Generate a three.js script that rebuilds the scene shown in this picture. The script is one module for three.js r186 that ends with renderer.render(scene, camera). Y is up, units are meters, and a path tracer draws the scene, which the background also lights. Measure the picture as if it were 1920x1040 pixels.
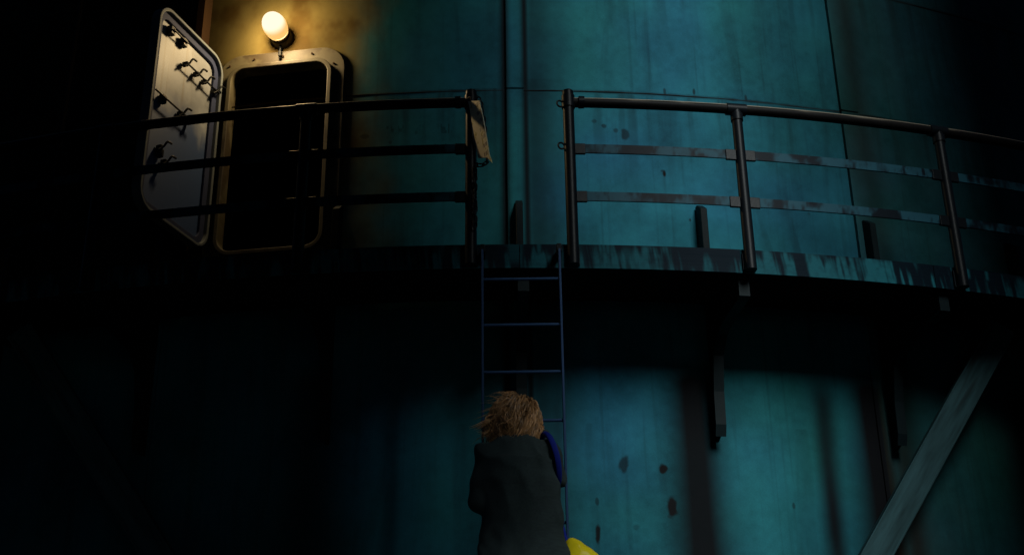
import * as THREE from 'three';
import { mergeGeometries, mergeVertices, toCreasedNormals } from 'three/addons/utils/BufferGeometryUtils.js';
import { RoundedBoxGeometry } from 'three/addons/geometries/RoundedBoxGeometry.js';

/* ------------------------------------------------ camera, sky, light, exposure */
const scene = new THREE.Scene();
const D = 4.3;                 // height of the walkway's deck above the quay
const R = 10.858, W = 9.958;   // radius of the walkway's edge, of the tower's wall (axis at x = z = 0)
const camera = new THREE.PerspectiveCamera(24.86, 1024 / 554, 0.1, 600);
camera.rotation.order = 'YXZ';
camera.position.set(0.187, D - 3.28, 17.859);
camera.rotation.set(0.4102, 0, -0.0126);
scene.add(camera);
camera.userData.fStop = 2.4; camera.focus = 8.0;

const renderer = new THREE.WebGLRenderer({ antialias: true });
renderer.toneMapping = THREE.LinearToneMapping;
renderer.toneMappingExposure = 1.0;
renderer.shadowMap.enabled = true;

{ // night sky, nearly black
  const w = 64, h = 32, d = new Float32Array(w * h * 4);
  for (let j = 0; j < h; j++) for (let i = 0; i < w; i++) {
    const k = (j * w + i) * 4, up = Math.max(0, (j + 0.5) / h * 2 - 1), g = 0.022 + 0.02 * (1 - up);
    d[k] = g * 0.12; d[k + 1] = g * 0.45; d[k + 2] = g * 1.0; d[k + 3] = 1;
  }
  const t = new THREE.DataTexture(d, w, h, THREE.RGBAFormat, THREE.FloatType);
  t.mapping = THREE.EquirectangularReflectionMapping; t.magFilter = t.minFilter = THREE.LinearFilter; t.needsUpdate = true;
  scene.background = t; scene.environment = t;
}
const SUN_AZ = 18 * Math.PI / 180, SUN_EL = 33 * Math.PI / 180;
const sun = new THREE.DirectionalLight(new THREE.Color().setRGB(0.93, 1.0, 0.98), 3.5);
sun.position.set(40 * Math.sin(SUN_AZ) * Math.cos(SUN_EL), D + 40 * Math.sin(SUN_EL), 9 + 40 * Math.cos(SUN_AZ) * Math.cos(SUN_EL));
sun.target.position.set(0, D, 9);
sun.castShadow = true; sun.shadow.radius = 50; sun.shadow.mapSize.set(2048, 2048);
Object.assign(sun.shadow.camera, { left: -14, right: 14, top: 14, bottom: -14, near: 1, far: 90 });
scene.add(sun, sun.target);

/* ------------------------------------------------ helpers */
function mulberry(a) { return () => { a |= 0; a = a + 0x6D2B79F5 | 0; let t = Math.imul(a ^ a >>> 15, 1 | a); t = t + Math.imul(t ^ t >>> 7, 61 | t) ^ t; return ((t ^ t >>> 14) >>> 0) / 4294967296; }; }
const rnd = mulberry(77);
const rad = (d) => d * Math.PI / 180, clamp = (x, a = 0, b = 1) => Math.min(b, Math.max(a, x));
const sstep = (a, b, x) => { const t = clamp((x - a) / (b - a)); return t * t * (3 - 2 * t); };
const mix = (a, b, t) => a + (b - a) * t;
function hash(x, y) { let h = Math.imul(x, 374761393) + Math.imul(y, 668265263) | 0; h = Math.imul(h ^ h >>> 13, 1274126177); return ((h ^ h >>> 16) >>> 0) / 4294967296; }
function vn(x, y) {
  const i = Math.floor(x), j = Math.floor(y); let u = x - i, v = y - j; u = u * u * (3 - 2 * u); v = v * v * (3 - 2 * v);
  return mix(mix(hash(i, j), hash(i + 1, j), u), mix(hash(i, j + 1), hash(i + 1, j + 1), u), v);
}
const fbm = (x, y, o = 4) => { let s = 0, a = 0.5, n = 0; for (let k = 0; k < o; k++) { s += a * vn(x, y); n += a; x = x * 2.03 + 17.1; y = y * 2.03 + 5.7; a *= 0.5; } return s / n; };
const enc = (c) => Math.round(255 * clamp(c <= 0.0031308 ? 12.92 * c : 1.055 * Math.pow(c, 1 / 2.4) - 0.055));
function tex(w, h, fn, color = true) {
  const d = new Uint8Array(w * h * 4), c = [0, 0, 0];
  for (let j = 0; j < h; j++) for (let i = 0; i < w; i++) {
    fn((i + 0.5) / w, (j + 0.5) / h, c); const k = (j * w + i) * 4;
    for (let q = 0; q < 3; q++) d[k + q] = color ? enc(c[q]) : Math.round(255 * clamp(c[q]));
    d[k + 3] = 255;
  }
  const t = new THREE.DataTexture(d, w, h, THREE.RGBAFormat);
  if (color) t.colorSpace = THREE.SRGBColorSpace;
  t.magFilter = THREE.LinearFilter; t.minFilter = THREE.LinearMipmapLinearFilter; t.generateMipmaps = true;
  t.wrapS = t.wrapT = THREE.MirroredRepeatWrapping; t.needsUpdate = true;
  return t;
}
const names = new Map();
function numbered(n) { const k = names.get(n) || 0; names.set(n, k + 1); return k ? n + '_' + String(k).padStart(3, '0') : n; }
function thing(name, label, category, group) {
  const o = new THREE.Group(); o.name = numbered(name); o.userData = { label, category }; if (group) o.userData.group = group;
  scene.add(o); return o;
}
function part(name, geos, m, parent, label) {
  const list = Array.isArray(geos) ? geos : [geos];
  const g = list.length > 1 ? mergeGeometries(list.map((x) => { const y = x.index ? x.toNonIndexed() : x; for (const a of Object.keys(y.attributes)) if (!['position', 'normal', 'uv', 'color'].includes(a)) y.deleteAttribute(a); return y; })) : list[0];
  const o = new THREE.Mesh(g, m); o.name = name; o.castShadow = o.receiveShadow = true; if (label) o.userData.label = label;
  parent.add(o); return o;
}
function struct(name, geos, m) { const o = part(numbered(name), geos, m, scene); o.userData.kind = 'structure'; return o; }
const mat = (r, g, b, rough = 0.6, metal = 0, extra = {}) => new THREE.MeshPhysicalMaterial({ specularIntensity: 0.22, color: new THREE.Color().setRGB(r, g, b), roughness: rough, metalness: metal, ...extra });
const P = (phi, h, r) => new THREE.Vector3(r * Math.sin(rad(phi)), D + h, r * Math.cos(rad(phi)));   // a point by azimuth, height over the deck, radius
const box = (w, h, d, x = 0, y = 0, z = 0, bev = Math.min(w, h, d) * 0.18) => new RoundedBoxGeometry(w, h, d, 2, bev).translate(x, y, z);
const tube = (pts, r, n = 24, rs = 10) => new THREE.TubeGeometry(new THREE.CatmullRomCurve3(pts), n, r, rs);
function rod(a, b, r, rs = 12) { const d = b.clone().sub(a), g = new THREE.CylinderGeometry(r, r, d.length(), rs, 1); g.applyQuaternion(new THREE.Quaternion().setFromUnitVectors(new THREE.Vector3(0, 1, 0), d.normalize())); return g.translate((a.x + b.x) / 2, (a.y + b.y) / 2, (a.z + b.z) / 2); }

/* a curved plate with thickness; hole = [phi0, phi1, h0, h1]; uv over the tower's unrolled wall */
const PH0 = -27.46, PH1 = 30.06, H0 = -4.3, H1 = 3.9;
const uvW = (phi, h) => [(phi - PH0) / (PH1 - PH0), (h - H0) / (H1 - H0)];
function patch(p0, p1, h0, h1, rO, th, np, nh, hole, uvf = uvW, wob = 0, colf) {
  let ps = [], hs = [];
  for (let i = 0; i <= np; i++) ps.push(mix(p0, p1, i / np));
  for (let j = 0; j <= nh; j++) hs.push(mix(h0, h1, j / nh));
  if (hole) {
    for (const v of hole.slice(0, 2)) if (v > p0 + 1e-6 && v < p1 - 1e-6) ps.push(v);
    for (const v of hole.slice(2)) if (v > h0 + 1e-6 && v < h1 - 1e-6) hs.push(v);
    ps.sort((a, b) => a - b); hs.sort((a, b) => a - b);
  }
  const pos = [], uv = [], idx = [], col = [], rI = rO - th;
  const v = (p, h, r) => { const w = wob && r === rO ? wob * (fbm(p * 0.35 + 40, h * 1.3 + 9, 3) - 0.5) : 0; const q = P(p, h, r + w); pos.push(q.x, q.y, q.z); uv.push(...uvf(p, h)); if (colf) col.push(...colf(p, h)); return pos.length / 3 - 1; };
  const inHole = (i, j) => hole && ps[i] >= hole[0] - 1e-6 && ps[i + 1] <= hole[1] + 1e-6 && hs[j] >= hole[2] - 1e-6 && hs[j + 1] <= hole[3] + 1e-6;
  for (const out of [1, 0]) {
    const g = ps.map((p) => hs.map((h) => v(p, h, out ? rO : rI)));
    for (let i = 0; i < ps.length - 1; i++) for (let j = 0; j < hs.length - 1; j++) {
      if (inHole(i, j)) continue;
      const a = g[i][j], b = g[i + 1][j], c = g[i + 1][j + 1], d = g[i][j + 1];
      if (out) idx.push(a, b, c, a, c, d); else idx.push(a, c, b, a, d, c);
    }
  }
  const edge = (pa, ha, pb, hb) => { const a = v(pa, ha, rO), b = v(pb, hb, rO), c = v(pb, hb, rI), d = v(pa, ha, rI); idx.push(a, d, c, a, c, b); };
  for (let i = 0; i < ps.length - 1; i++) { edge(ps[i], h0, ps[i + 1], h0); edge(ps[i + 1], h1, ps[i], h1); }
  for (let j = 0; j < hs.length - 1; j++) { edge(p0, hs[j + 1], p0, hs[j]); edge(p1, hs[j], p1, hs[j + 1]); }
  const geo = new THREE.BufferGeometry();
  geo.setAttribute('position', new THREE.Float32BufferAttribute(pos, 3)); geo.setAttribute('uv', new THREE.Float32BufferAttribute(uv, 2));
  if (colf) geo.setAttribute('color', new THREE.Float32BufferAttribute(col, 3));
  geo.setIndex(idx); geo.computeVertexNormals(); return geo;
}
function rrect(w, h, r, cls = THREE.Shape) {
  const s = new cls(), x = -w / 2, y = -h / 2;
  s.moveTo(x + r, y); s.lineTo(x + w - r, y); s.absarc(x + w - r, y + r, r, -Math.PI / 2, 0); s.lineTo(x + w, y + h - r); s.absarc(x + w - r, y + h - r, r, 0, Math.PI / 2);
  s.lineTo(x + r, y + h); s.absarc(x + r, y + h - r, r, Math.PI / 2, Math.PI); s.lineTo(x, y + r); s.absarc(x + r, y + r, r, Math.PI, Math.PI * 1.5); return s;
}
function ring(w, h, r, b, depth, bevel = 0.006) {
  const s = rrect(w, h, r); s.holes.push(rrect(w - 2 * b, h - 2 * b, Math.max(0.02, r - b), THREE.Path));
  return new THREE.ExtrudeGeometry(s, { depth: depth - 2 * bevel, bevelEnabled: true, bevelSize: bevel, bevelThickness: bevel, bevelSegments: 2, curveSegments: 10 }).translate(0, 0, bevel);
}

/* ------------------------------------------------ materials */
const SEAM1 = 1.3, SEAM2 = 15.68, HS = 1.65;
const spots = [ // chipped paint: azimuth, height, half width, half height (m), strength
  [5.16, -1.15, 0.032, 0.06, 0.75], [6.64, -1.18, 0.03, 0.032, 1], [6.88, -1.43, 0.036, 0.075, 1], [4.08, -1.6, 0.016, 0.06, 0.95], [4.1, -1.4, 0.013, 0.028, 0.6],
  [2.7, -1.16, 0.012, 0.03, 0.7], [5.5, -1.56, 0.022, 0.02, 0.35], [11.6, -1.4, 0.01, 0.022, 0.6], [7.44, 0.986, 0.012, 0.028, 1], [7.4, 1.01, 0.02, 0.012, 0.6],
  [4.6, 1.4, 0.02, 0.015, 0.5], [5.0, 1.36, 0.018, 0.02, 0.7], [5.9, 1.3, 0.03, 0.05, 0.75], [5.5, 1.33, 0.02, 0.02, 0.6], [9.0, 1.69, 0.012, 0.03, 0.8], [7.7, 1.68, 0.012, 0.03, 0.7],
  [11.3, 1.68, 0.01, 0.028, 0.7], [8.4, 0.63, 0.008, 0.014, 0.8], [11.8, 0.8, 0.008, 0.012, 0.5], [13.6, 0.75, 0.01, 0.012, 0.4], [-3.9, 1.24, 0.012, 0.012, 0.5], [-5.0, 1.3, 0.03, 0.02, 0.5],
];
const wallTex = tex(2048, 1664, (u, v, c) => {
  const phi = mix(PH0, PH1, u), h = mix(H0, H1, v), s = rad(phi) * W;
  const big = fbm(s * 0.9 + 3, h * 0.8 + 7, 4), mid = fbm(s * 3.1 + 11, h * 2.4 + 2, 4), fine = fbm(s * 22, h * 22, 3), grain = hash(Math.floor(u * 2048), Math.floor(v * 1664));
  const streak = fbm(s * 9 + 1.5 * vn(s * 1.2, h * 1.1), h * 0.55 + 31, 4), thin = fbm(s * 34, h * 0.9 + 5, 3);
  // marine green-blue paint, blotchy where it has been touched up
  let k = 0.84 + 0.5 * (big - 0.5) + 0.6 * (mid - 0.5) + 0.22 * (fine - 0.5) + 0.12 * (grain - 0.5), hue = fbm(s * 1.4 + 50, h * 1.1 + 20, 3) - 0.5;
  k *= mix(0.66, 1, sstep(0.8, 1.0, phi)) * mix(1, 0.72, sstep(9.5, 13.5, phi + 3 * (big - 0.5))); // light falloff painted in: darker left of first seam and towards second
  let r = 0.02 * k, g = (0.15 + 0.06 * hue) * k, b = (0.193 - 0.05 * hue) * k;
  // rain streaks
  let dirtShade = 0.26 * sstep(0.58, 0.85, streak) + 0.2 * sstep(0.6, 0.85, thin);
  // drips below the horizontal weld and under the deck's fixings
  for (const [hh, len, amt] of [[HS, 0.8, 0.55], [2.8, 0.7, 0.45], [-0.9, 1.8, 0.25]]) {
    const d = hh - h; if (d > -0.02 && d < len * 1.2) { const n = sstep(0.45, 0.8, fbm(s * 13 + hh * 9 + 0.5 * vn(s * 3, h * 2), h * 0.7 + hh, 4)) * (1 - d / (len * 1.2)); dirtShade = Math.max(dirtShade, amt * n); }
    const line = Math.exp(-(((h - hh) / 0.014) ** 2)); if (hh > 0) dirtShade = Math.max(dirtShade, line * (0.35 + 0.6 * vn(s * 14, hh * 3)));
  }
  // runs beside the vertical seams
  const e1 = phi - 2.1, run1 = Math.exp(-((e1 / (e1 > 0 ? 1.15 : 0.5)) ** 2)) * (h < 1.75 ? 1 : 0.85) * (0.7 + 0.3 * sstep(0.35, 0.65, fbm(s * 8, h * 1.1 + 4, 3)));
  const e2 = phi - 16.6, run2 = Math.exp(-((e2 / 0.75) ** 2)) * (0.55 + 0.4 * vn(s * 7, h * 1.3));
  const e0 = Math.min(Math.abs(phi - 0.86), Math.abs(phi - 1.74)), run0 = 0.97 * Math.exp(-((e0 / 0.2) ** 2));
  dirtShade = Math.max(dirtShade, run1 * 0.95, run2 * 0.92, run0);
  // bracket shadows painted on the wall as dark bands below the walkway
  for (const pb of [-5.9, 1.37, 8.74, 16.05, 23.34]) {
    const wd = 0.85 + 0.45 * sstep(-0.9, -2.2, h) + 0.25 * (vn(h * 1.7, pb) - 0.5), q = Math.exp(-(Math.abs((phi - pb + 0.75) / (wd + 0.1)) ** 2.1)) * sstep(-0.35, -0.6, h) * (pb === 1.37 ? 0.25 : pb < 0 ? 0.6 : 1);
    dirtShade = Math.max(dirtShade, Math.min(1, q * (1.05 + 0.1 * vn(s * 10, h * 1.5))));
  }
  { const q = Math.exp(-(((phi - 13.25 - 0.12 * (h + 1)) / 0.5) ** 2)) * sstep(-0.4, -0.7, h); dirtShade = Math.max(dirtShade, 0.95 * q * (0.65 + 0.45 * vn(s * 9, h * 2))); }  // one more painted shadow band, between two brackets
  dirtShade = clamp(dirtShade);
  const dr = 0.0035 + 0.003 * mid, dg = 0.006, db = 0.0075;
  r = mix(r, dr, dirtShade); g = mix(g, dg, dirtShade); b = mix(b, db, dirtShade);
  // the plate right of the second seam was never repainted: duller, browner
  if (phi > SEAM2 - 0.02) { const o = 0.8 + 0.35 * (big - 0.5); r = r * o + 0.012 * mid; g = g * o * 0.92 + 0.004; b = b * o * 0.82; }
  // warm lamp glow painted as rusty ochre round the doorway, darker at left
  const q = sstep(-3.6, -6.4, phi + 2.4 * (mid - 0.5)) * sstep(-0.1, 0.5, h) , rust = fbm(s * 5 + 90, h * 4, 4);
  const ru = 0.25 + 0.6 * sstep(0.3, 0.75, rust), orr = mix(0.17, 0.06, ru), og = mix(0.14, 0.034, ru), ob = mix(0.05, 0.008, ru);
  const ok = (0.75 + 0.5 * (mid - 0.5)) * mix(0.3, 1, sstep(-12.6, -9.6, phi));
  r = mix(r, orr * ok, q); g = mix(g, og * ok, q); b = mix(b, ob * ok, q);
  if (phi > -4.1 && phi < -1.1 && h > 1.14 && h < 1.4) { // two lines of stencilled lettering, worn beyond reading
    const row = h > 1.28 ? 0 : 1, cy = (h - (row ? 1.14 : 1.3)) / 0.075, cell = (s + 5) / 0.052, ci = Math.floor(cell), cx = cell - ci;
    if (cy > 0 && cy < 1 && cx > 0.12 && cx < 0.88 && hash(ci, row + 61) > 0.16) {
      const bx = Math.floor(cx * 3.9), by = Math.floor(cy * 3), on = bx === 0 ? hash(ci, row + 7) > 0.15 : hash(ci * 7 + bx, by + row * 5) > 0.5, t = on ? 0.42 * sstep(0.35, 0.6, fbm(s * 14, h * 14, 3)) : 0;
      r *= 1 - t; g *= 1 - t; b *= 1 - t;
    }
  }
  for (const [sp, sh, a, bb, st] of spots) {
    const dx = (phi - sp) * Math.PI / 180 * W, dy = h - sh; if (Math.abs(dx) > 0.3 || Math.abs(dy) > 0.5) continue;
    const w = 0.35 * (fbm(s * 30 + sp, h * 30, 2) - 0.5) * 2, m = st * (1 - sstep(0.65, 1.25, Math.hypot(dx / a, dy / bb) + w));
    const run = dy < 0 ? 0.3 * st * Math.exp(-((dx / (a * 0.8)) ** 2)) * Math.exp(dy * 5) : 0, t = Math.max(m, run);
    r = mix(r, 0.007, t); g = mix(g, 0.007, t); b = mix(b, 0.008, t);
  }
  c[0] = r; c[1] = g; c[2] = b;
});
const grainTex = tex(512, 512, (u, v, c) => { const x = u * 14, y = v * 14; c[0] = c[1] = c[2] = 0.5 * fbm(x, y, 5) + 0.5 * fbm(x * 0.25 + 9, y * 0.25, 2); }, false);
const wallBump = grainTex.clone(); wallBump.repeat.set(9, 7); wallBump.needsUpdate = true;
const M = {
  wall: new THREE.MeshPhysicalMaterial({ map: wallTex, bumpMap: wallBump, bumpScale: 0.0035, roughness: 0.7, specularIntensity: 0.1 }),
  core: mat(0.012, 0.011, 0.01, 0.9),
  iron: mat(0.0035, 0.005, 0.007, 0.42, 0.0, { bumpMap: grainTex, bumpScale: 0.0008 }),
  dark: mat(0.012, 0.012, 0.013, 0.75),
  ladder: mat(0.024, 0.058, 0.135, 0.5),
  vcol: new THREE.MeshPhysicalMaterial({ vertexColors: true, roughness: 0.5, specularIntensity: 0.14 }),
  cream: null,
};
const fasciaTex = tex(2048, 64, (u, v, c) => {
  const phi = mix(PH0, PH1, u), s = rad(phi) * R, y = v; // v 0 bottom .. 1 top
  const n = fbm(s * 5.5 + 2, y * 0.5 + 3, 4), d = fbm(s * 36 + 0.6 * y, y * 0.5, 3), f = fbm(s * 40, y * 7, 2);
  let t = sstep(0.45, 0.64, 0.5 * n + 0.5 * d + 0.1 * (0.5 - y)) * (0.65 + 0.6 * f);
  t *= 1 - 0.75 * sstep(0.85, 1, y) * vn(s * 6, 2);
  t = clamp(t + 0.5 * sstep(0.62, 0.75, fbm(s * 12 + 40, y * 0.4, 2)) * sstep(0.0, 0.5, y));
  if (hash(Math.floor(s * 7), 3) > 0.82) t = Math.max(t, 0.8 * sstep(0.15, 0.0, Math.abs((s * 7) % 1 - 0.5)) * sstep(0.5, 0.7, y) );
  t *= 0.55 + 0.6 * vn(s * 1.7, 5);
  c[0] = mix(0.002, 0.013, t); c[1] = mix(0.007, 0.105, t); c[2] = mix(0.012, 0.13, t);
});
M.fascia = new THREE.MeshPhysicalMaterial({ specularIntensity: 0.08, map: fasciaTex, roughness: 0.6, bumpMap: grainTex, bumpScale: 0.002 });
const paleTex = tex(256, 512, (u, v, c) => { // the door's off-white paint, with rust tears
  const n = fbm(u * 6, v * 11, 4), st = sstep(0.55, 0.78, fbm(u * 26, v * 2.2 + 4, 3)) * 0.55, k = 0.2 + 0.2 * (n - 0.5);
  c[0] = mix(k, 0.12, st); c[1] = mix(k * 1.1, 0.1, st); c[2] = mix(k * 1.25, 0.07, st);
  const lo = sstep(0.66, 0.5, v + 0.14 * (n - 0.5)) ; // lamp falloff painted in: lower half darker and bluer
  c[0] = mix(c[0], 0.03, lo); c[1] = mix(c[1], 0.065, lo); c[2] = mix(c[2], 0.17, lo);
});
M.pale = new THREE.MeshStandardMaterial({ map: paleTex, roughness: 0.55, bumpMap: grainTex, bumpScale: 0.001 });
M.rimPaint = mat(0.12, 0.14, 0.155, 0.6);
M.rusty = mat(0.022, 0.011, 0.004, 0.85);
const rustTex = tex(256, 256, (u, v, c) => { const n = fbm(u * 9, v * 9, 4), t = sstep(0.38, 0.66, n); c[0] = mix(0.075, 0.032, t); c[1] = mix(0.064, 0.022, t); c[2] = mix(0.034, 0.009, t); });
M.frame = new THREE.MeshStandardMaterial({ map: rustTex, roughness: 0.6, bumpMap: grainTex, bumpScale: 0.0015 });
const beamTex = tex(128, 1024, (u, v, c) => { const n = fbm(u * 5, v * 22, 4), m = fbm(u * 2 + 9, v * 7, 3), k = 0.8 + 0.9 * (n - 0.5), d = sstep(0.55, 0.75, m); c[0] = mix(0.03 * k, 0.014, d); c[1] = mix(0.075 * k, 0.022, d); c[2] = mix(0.085 * k, 0.024, d); });
M.bracket = mat(0.0025, 0.008, 0.01, 0.6, 0, { bumpMap: grainTex, bumpScale: 0.002 });
M.beam = new THREE.MeshPhysicalMaterial({ specularIntensity: 0.1, map: beamTex, roughness: 0.6, bumpMap: grainTex, bumpScale: 0.002 });

/* ------------------------------------------------ the setting: quay, water, added slabs that shape the light */
{
  const qt = tex(512, 512, (u, v, c) => { const n = fbm(u * 20, v * 20, 5); c[0] = 0.003 + 0.005 * n; c[1] = 0.004 + 0.005 * n; c[2] = 0.004 + 0.005 * n; });
  qt.repeat.set(8, 8);
  struct('ground', new THREE.BoxGeometry(80, 0.6, 60).translate(0, -0.3, 10), new THREE.MeshPhysicalMaterial({ map: qt, roughness: 0.95, specularIntensity: 0.1 }));
  struct('water', new THREE.CircleGeometry(500, 64).rotateX(-Math.PI / 2).translate(0, -0.5, 0), mat(0.003, 0.006, 0.008, 0.25));
  // unseen slabs added out of frame; their gap shapes the sunlight into a pool
  const zc = 14.8, xl = 2.1, xr = 4.2;
  struct('light_shaping_slab', [new THREE.BoxGeometry(xl + 12, 11, 0.3).translate((xl - 12) / 2, 3.9 + 5.5, zc), new THREE.BoxGeometry(8, 3.9, 0.3).translate(-8, 1.95, zc)], M.dark);
  struct('light_shaping_slab', [new THREE.BoxGeometry(14 - xr, 14.9, 0.3).translate((14 + xr) / 2, 7.45, zc)], M.dark);
}

/* ------------------------------------------------ the steel tower */
const tower = thing('steel_tower', 'huge round steel tower of welded teal plates, streaked with grime, rust and painted-in shade', 'tower');
const HOLE = [-11.3, -6.3, 0.36, 2.02];
{
  const cr = W - 0.034;
  part('shell', [patch(HOLE[1], 360 + HOLE[0], -4.3, 6.2, cr, 0.02, 120, 1), patch(HOLE[0], HOLE[1], -4.3, HOLE[2], cr, 0.02, 4, 1), patch(HOLE[0], HOLE[1], HOLE[3], 6.2, cr, 0.02, 4, 1)], M.core, tower);
  const rows = [-4.3, -2.55, 0.0, HS, 2.8, 4.4, 6.2], g = 0.003;
  for (let c = -4; c < 4; c++) for (let r = 0; r < rows.length - 1; r++) {
    const a = SEAM1 + 14.38 * c + 0.018, b = SEAM1 + 14.38 * (c + 1) - 0.018;
    const hole = a < HOLE[0] && b > HOLE[1] && rows[r + 1] > HOLE[2] && rows[r] < HOLE[3] ? HOLE : null;
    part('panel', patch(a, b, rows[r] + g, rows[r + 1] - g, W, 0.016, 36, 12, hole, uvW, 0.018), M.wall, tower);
  }
  // cover strips over the vertical seams
  for (let c = -2; c < 4; c++) {
    if (c === -1) continue;
    const p = SEAM1 + 14.38 * c, w = c === 1 ? 0.42 : 0.36;
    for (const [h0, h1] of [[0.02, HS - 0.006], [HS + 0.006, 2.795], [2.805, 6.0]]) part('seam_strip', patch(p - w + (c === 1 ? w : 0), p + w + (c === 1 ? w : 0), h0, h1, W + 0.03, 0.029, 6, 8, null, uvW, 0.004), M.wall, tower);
    part('seam_strip', patch(p - 0.2, p + 0.2, -4.2, -0.3, W + 0.012, 0.011, 4, 8), M.wall, tower);
  }
  // welds along the horizontal seams
  for (const h of [HS, 2.8]) { for (const [pa, pb] of h < 2 ? [[-40, -11.7], [-5.9, 44]] : [[-40, 44]]) { const pts = []; for (let p = pa; p <= pb; p += 0.5) pts.push(P(p, h + 0.003 * (hash(Math.round(p * 10), 3) - 0.5), W - 0.001)); part('weld_bead', tube(pts, 0.005, 300, 6), M.dark, tower); } }
  part('stiffener', [patch(-12.62, -12.3, 0.02, 6, W + 0.12, 0.14, 2, 8)], M.rusty, tower);
  // narrow cable pipe far left
  part('cable_pipe', tube([P(-19, -0.0, W + 0.05), P(-19, 1.5, W + 0.05), P(-19, 3, W + 0.05), P(-19, 6, W + 0.05)], 0.02, 20, 8), M.dark, tower);
  // the dark room behind the doorway
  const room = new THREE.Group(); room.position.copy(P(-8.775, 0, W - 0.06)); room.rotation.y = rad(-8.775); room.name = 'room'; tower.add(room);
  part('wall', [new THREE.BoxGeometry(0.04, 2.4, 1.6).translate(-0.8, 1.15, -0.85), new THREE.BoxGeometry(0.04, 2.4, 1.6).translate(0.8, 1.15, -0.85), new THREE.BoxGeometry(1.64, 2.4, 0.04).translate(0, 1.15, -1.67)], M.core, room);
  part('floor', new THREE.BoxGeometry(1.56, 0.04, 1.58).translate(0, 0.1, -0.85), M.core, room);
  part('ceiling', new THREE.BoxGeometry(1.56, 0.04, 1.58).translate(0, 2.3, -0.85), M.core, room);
  // door frame
  const fr = new THREE.Group(); fr.name = 'door_frame'; fr.position.copy(P(-8.8, 1.19, W)); fr.rotation.y = rad(-8.8); tower.add(fr);
  part('flange', ring(0.98, 1.78, 0.19, 0.11, 0.022, 0.004).translate(0, 0, -0.012), M.frame, fr);
  part('coaming', ring(0.8, 1.56, 0.13, 0.022, 0.12, 0.006).translate(0, 0, -0.075), M.frame, fr);
  for (let i = 0; i < 22; i++) {
    const t = i / 22, per = 4.96; let d = t * per, x, y;
    if (d < 0.88) { x = -0.44 + d; y = 0.845; } else if (d < 2.48) { x = 0.445; y = 0.8 - (d - 0.88); } else if (d < 3.36) { x = 0.44 - (d - 2.48); y = -0.845; } else { x = -0.445; y = -0.8 + (d - 3.36); }
    if (Math.abs(x) > 0.36 && Math.abs(y) > 0.72) { x *= 0.92; y *= 0.95; }
    part('bolt', new THREE.CylinderGeometry(0.008, 0.009, 0.01, 6).rotateX(Math.PI / 2).translate(x, y, 0.014), M.rusty, fr);
  }
  // the open door, swung out past square, seen from its inner face
  const A = P(-11.48, 0, W + 0.06), B = new THREE.Vector3(-2.255, D, 10.6), dw = A.distanceTo(B), dh = 1.57;
  const door = new THREE.Group(); door.name = 'door'; door.userData.label = 'off-white steel door standing open'; tower.add(door);
  const ux = A.clone().sub(B).normalize(), uy = new THREE.Vector3(0, 1, 0), uz = ux.clone().cross(uy);   // x from the free edge to the hinges, z out of the inner face
  const mid = A.clone().add(B).multiplyScalar(0.5); mid.y = D + 1.222;
  door.matrixAutoUpdate = true; door.position.copy(mid); door.quaternion.setFromRotationMatrix(new THREE.Matrix4().makeBasis(ux, uy, uz));
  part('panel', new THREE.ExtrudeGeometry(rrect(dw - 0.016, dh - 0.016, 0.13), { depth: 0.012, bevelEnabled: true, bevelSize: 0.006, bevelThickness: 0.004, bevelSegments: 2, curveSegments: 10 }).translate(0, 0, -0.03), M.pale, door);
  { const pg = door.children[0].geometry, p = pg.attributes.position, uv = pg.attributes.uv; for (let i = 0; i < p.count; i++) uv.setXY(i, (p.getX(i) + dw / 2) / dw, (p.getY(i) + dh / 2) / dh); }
  part('rim', ring(dw, dh, 0.14, 0.014, 0.07, 0.005).translate(0, 0, -0.034), M.rimPaint, door);
  part('seal', ring(dw - 0.036, dh - 0.036, 0.122, 0.05, 0.02, 0.004).translate(0, 0, -0.013), mat(0.03, 0.04, 0.09, 0.7), door);
  // lugs and dogging bars; (u, v) from the free edge and the top
  const at = (u, v) => [dw * (u - 0.5), dh * (0.5 - v)];
  const bar = (u0, u1, v, name) => { const [x0, y] = at(u0, v), [x1] = at(u1, v); return part(name, new THREE.CylinderGeometry(0.007, 0.007, x1 - x0, 8).rotateZ(Math.PI / 2).translate((x0 + x1) / 2, y, 0.035), M.iron, door); };
  const lug = (u, v, s = 1) => { const [x, y] = at(u, v); part('lug', [box(0.05 * s, 0.06 * s, 0.04, x, y, 0.008, 0.008)], M.iron, door); };
  const hook = (u, v) => { const [x, y] = at(u, v); part('dog_lever', [tube([new THREE.Vector3(x - 0.03, y - 0.035, 0.03), new THREE.Vector3(x, y, 0.045), new THREE.Vector3(x + 0.02, y + 0.045, 0.06), new THREE.Vector3(x + 0.06, y + 0.05, 0.065)], 0.008, 10, 8), box(0.024, 0.035, 0.045, x, y, 0.014, 0.005)], M.iron, door); };
  lug(0.21, 0.085, 1.1); lug(0.4, 0.085, 1.1); bar(0.2, 0.42, 0.085, 'bar');
  bar(0.44, 0.97, 0.185, 'bar'); hook(0.45, 0.185); hook(0.62, 0.185); hook(0.75, 0.185); hook(0.92, 0.185);
  bar(0.05, 0.62, 0.445, 'bar'); lug(0.2, 0.445, 1.0); hook(0.45, 0.445); hook(0.6, 0.445);
  lug(0.24, 0.7); hook(0.22, 0.68); hook(0.3, 0.73);
  for (const y of [-0.5, 0.5]) part('hinge', [new THREE.CylinderGeometry(0.02, 0.02, 0.16, 10).translate(dw / 2 + 0.014, y, -0.02), box(0.09, 0.1, 0.02, dw / 2 - 0.03, y, -0.045, 0.004)], M.iron, door);
}

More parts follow.
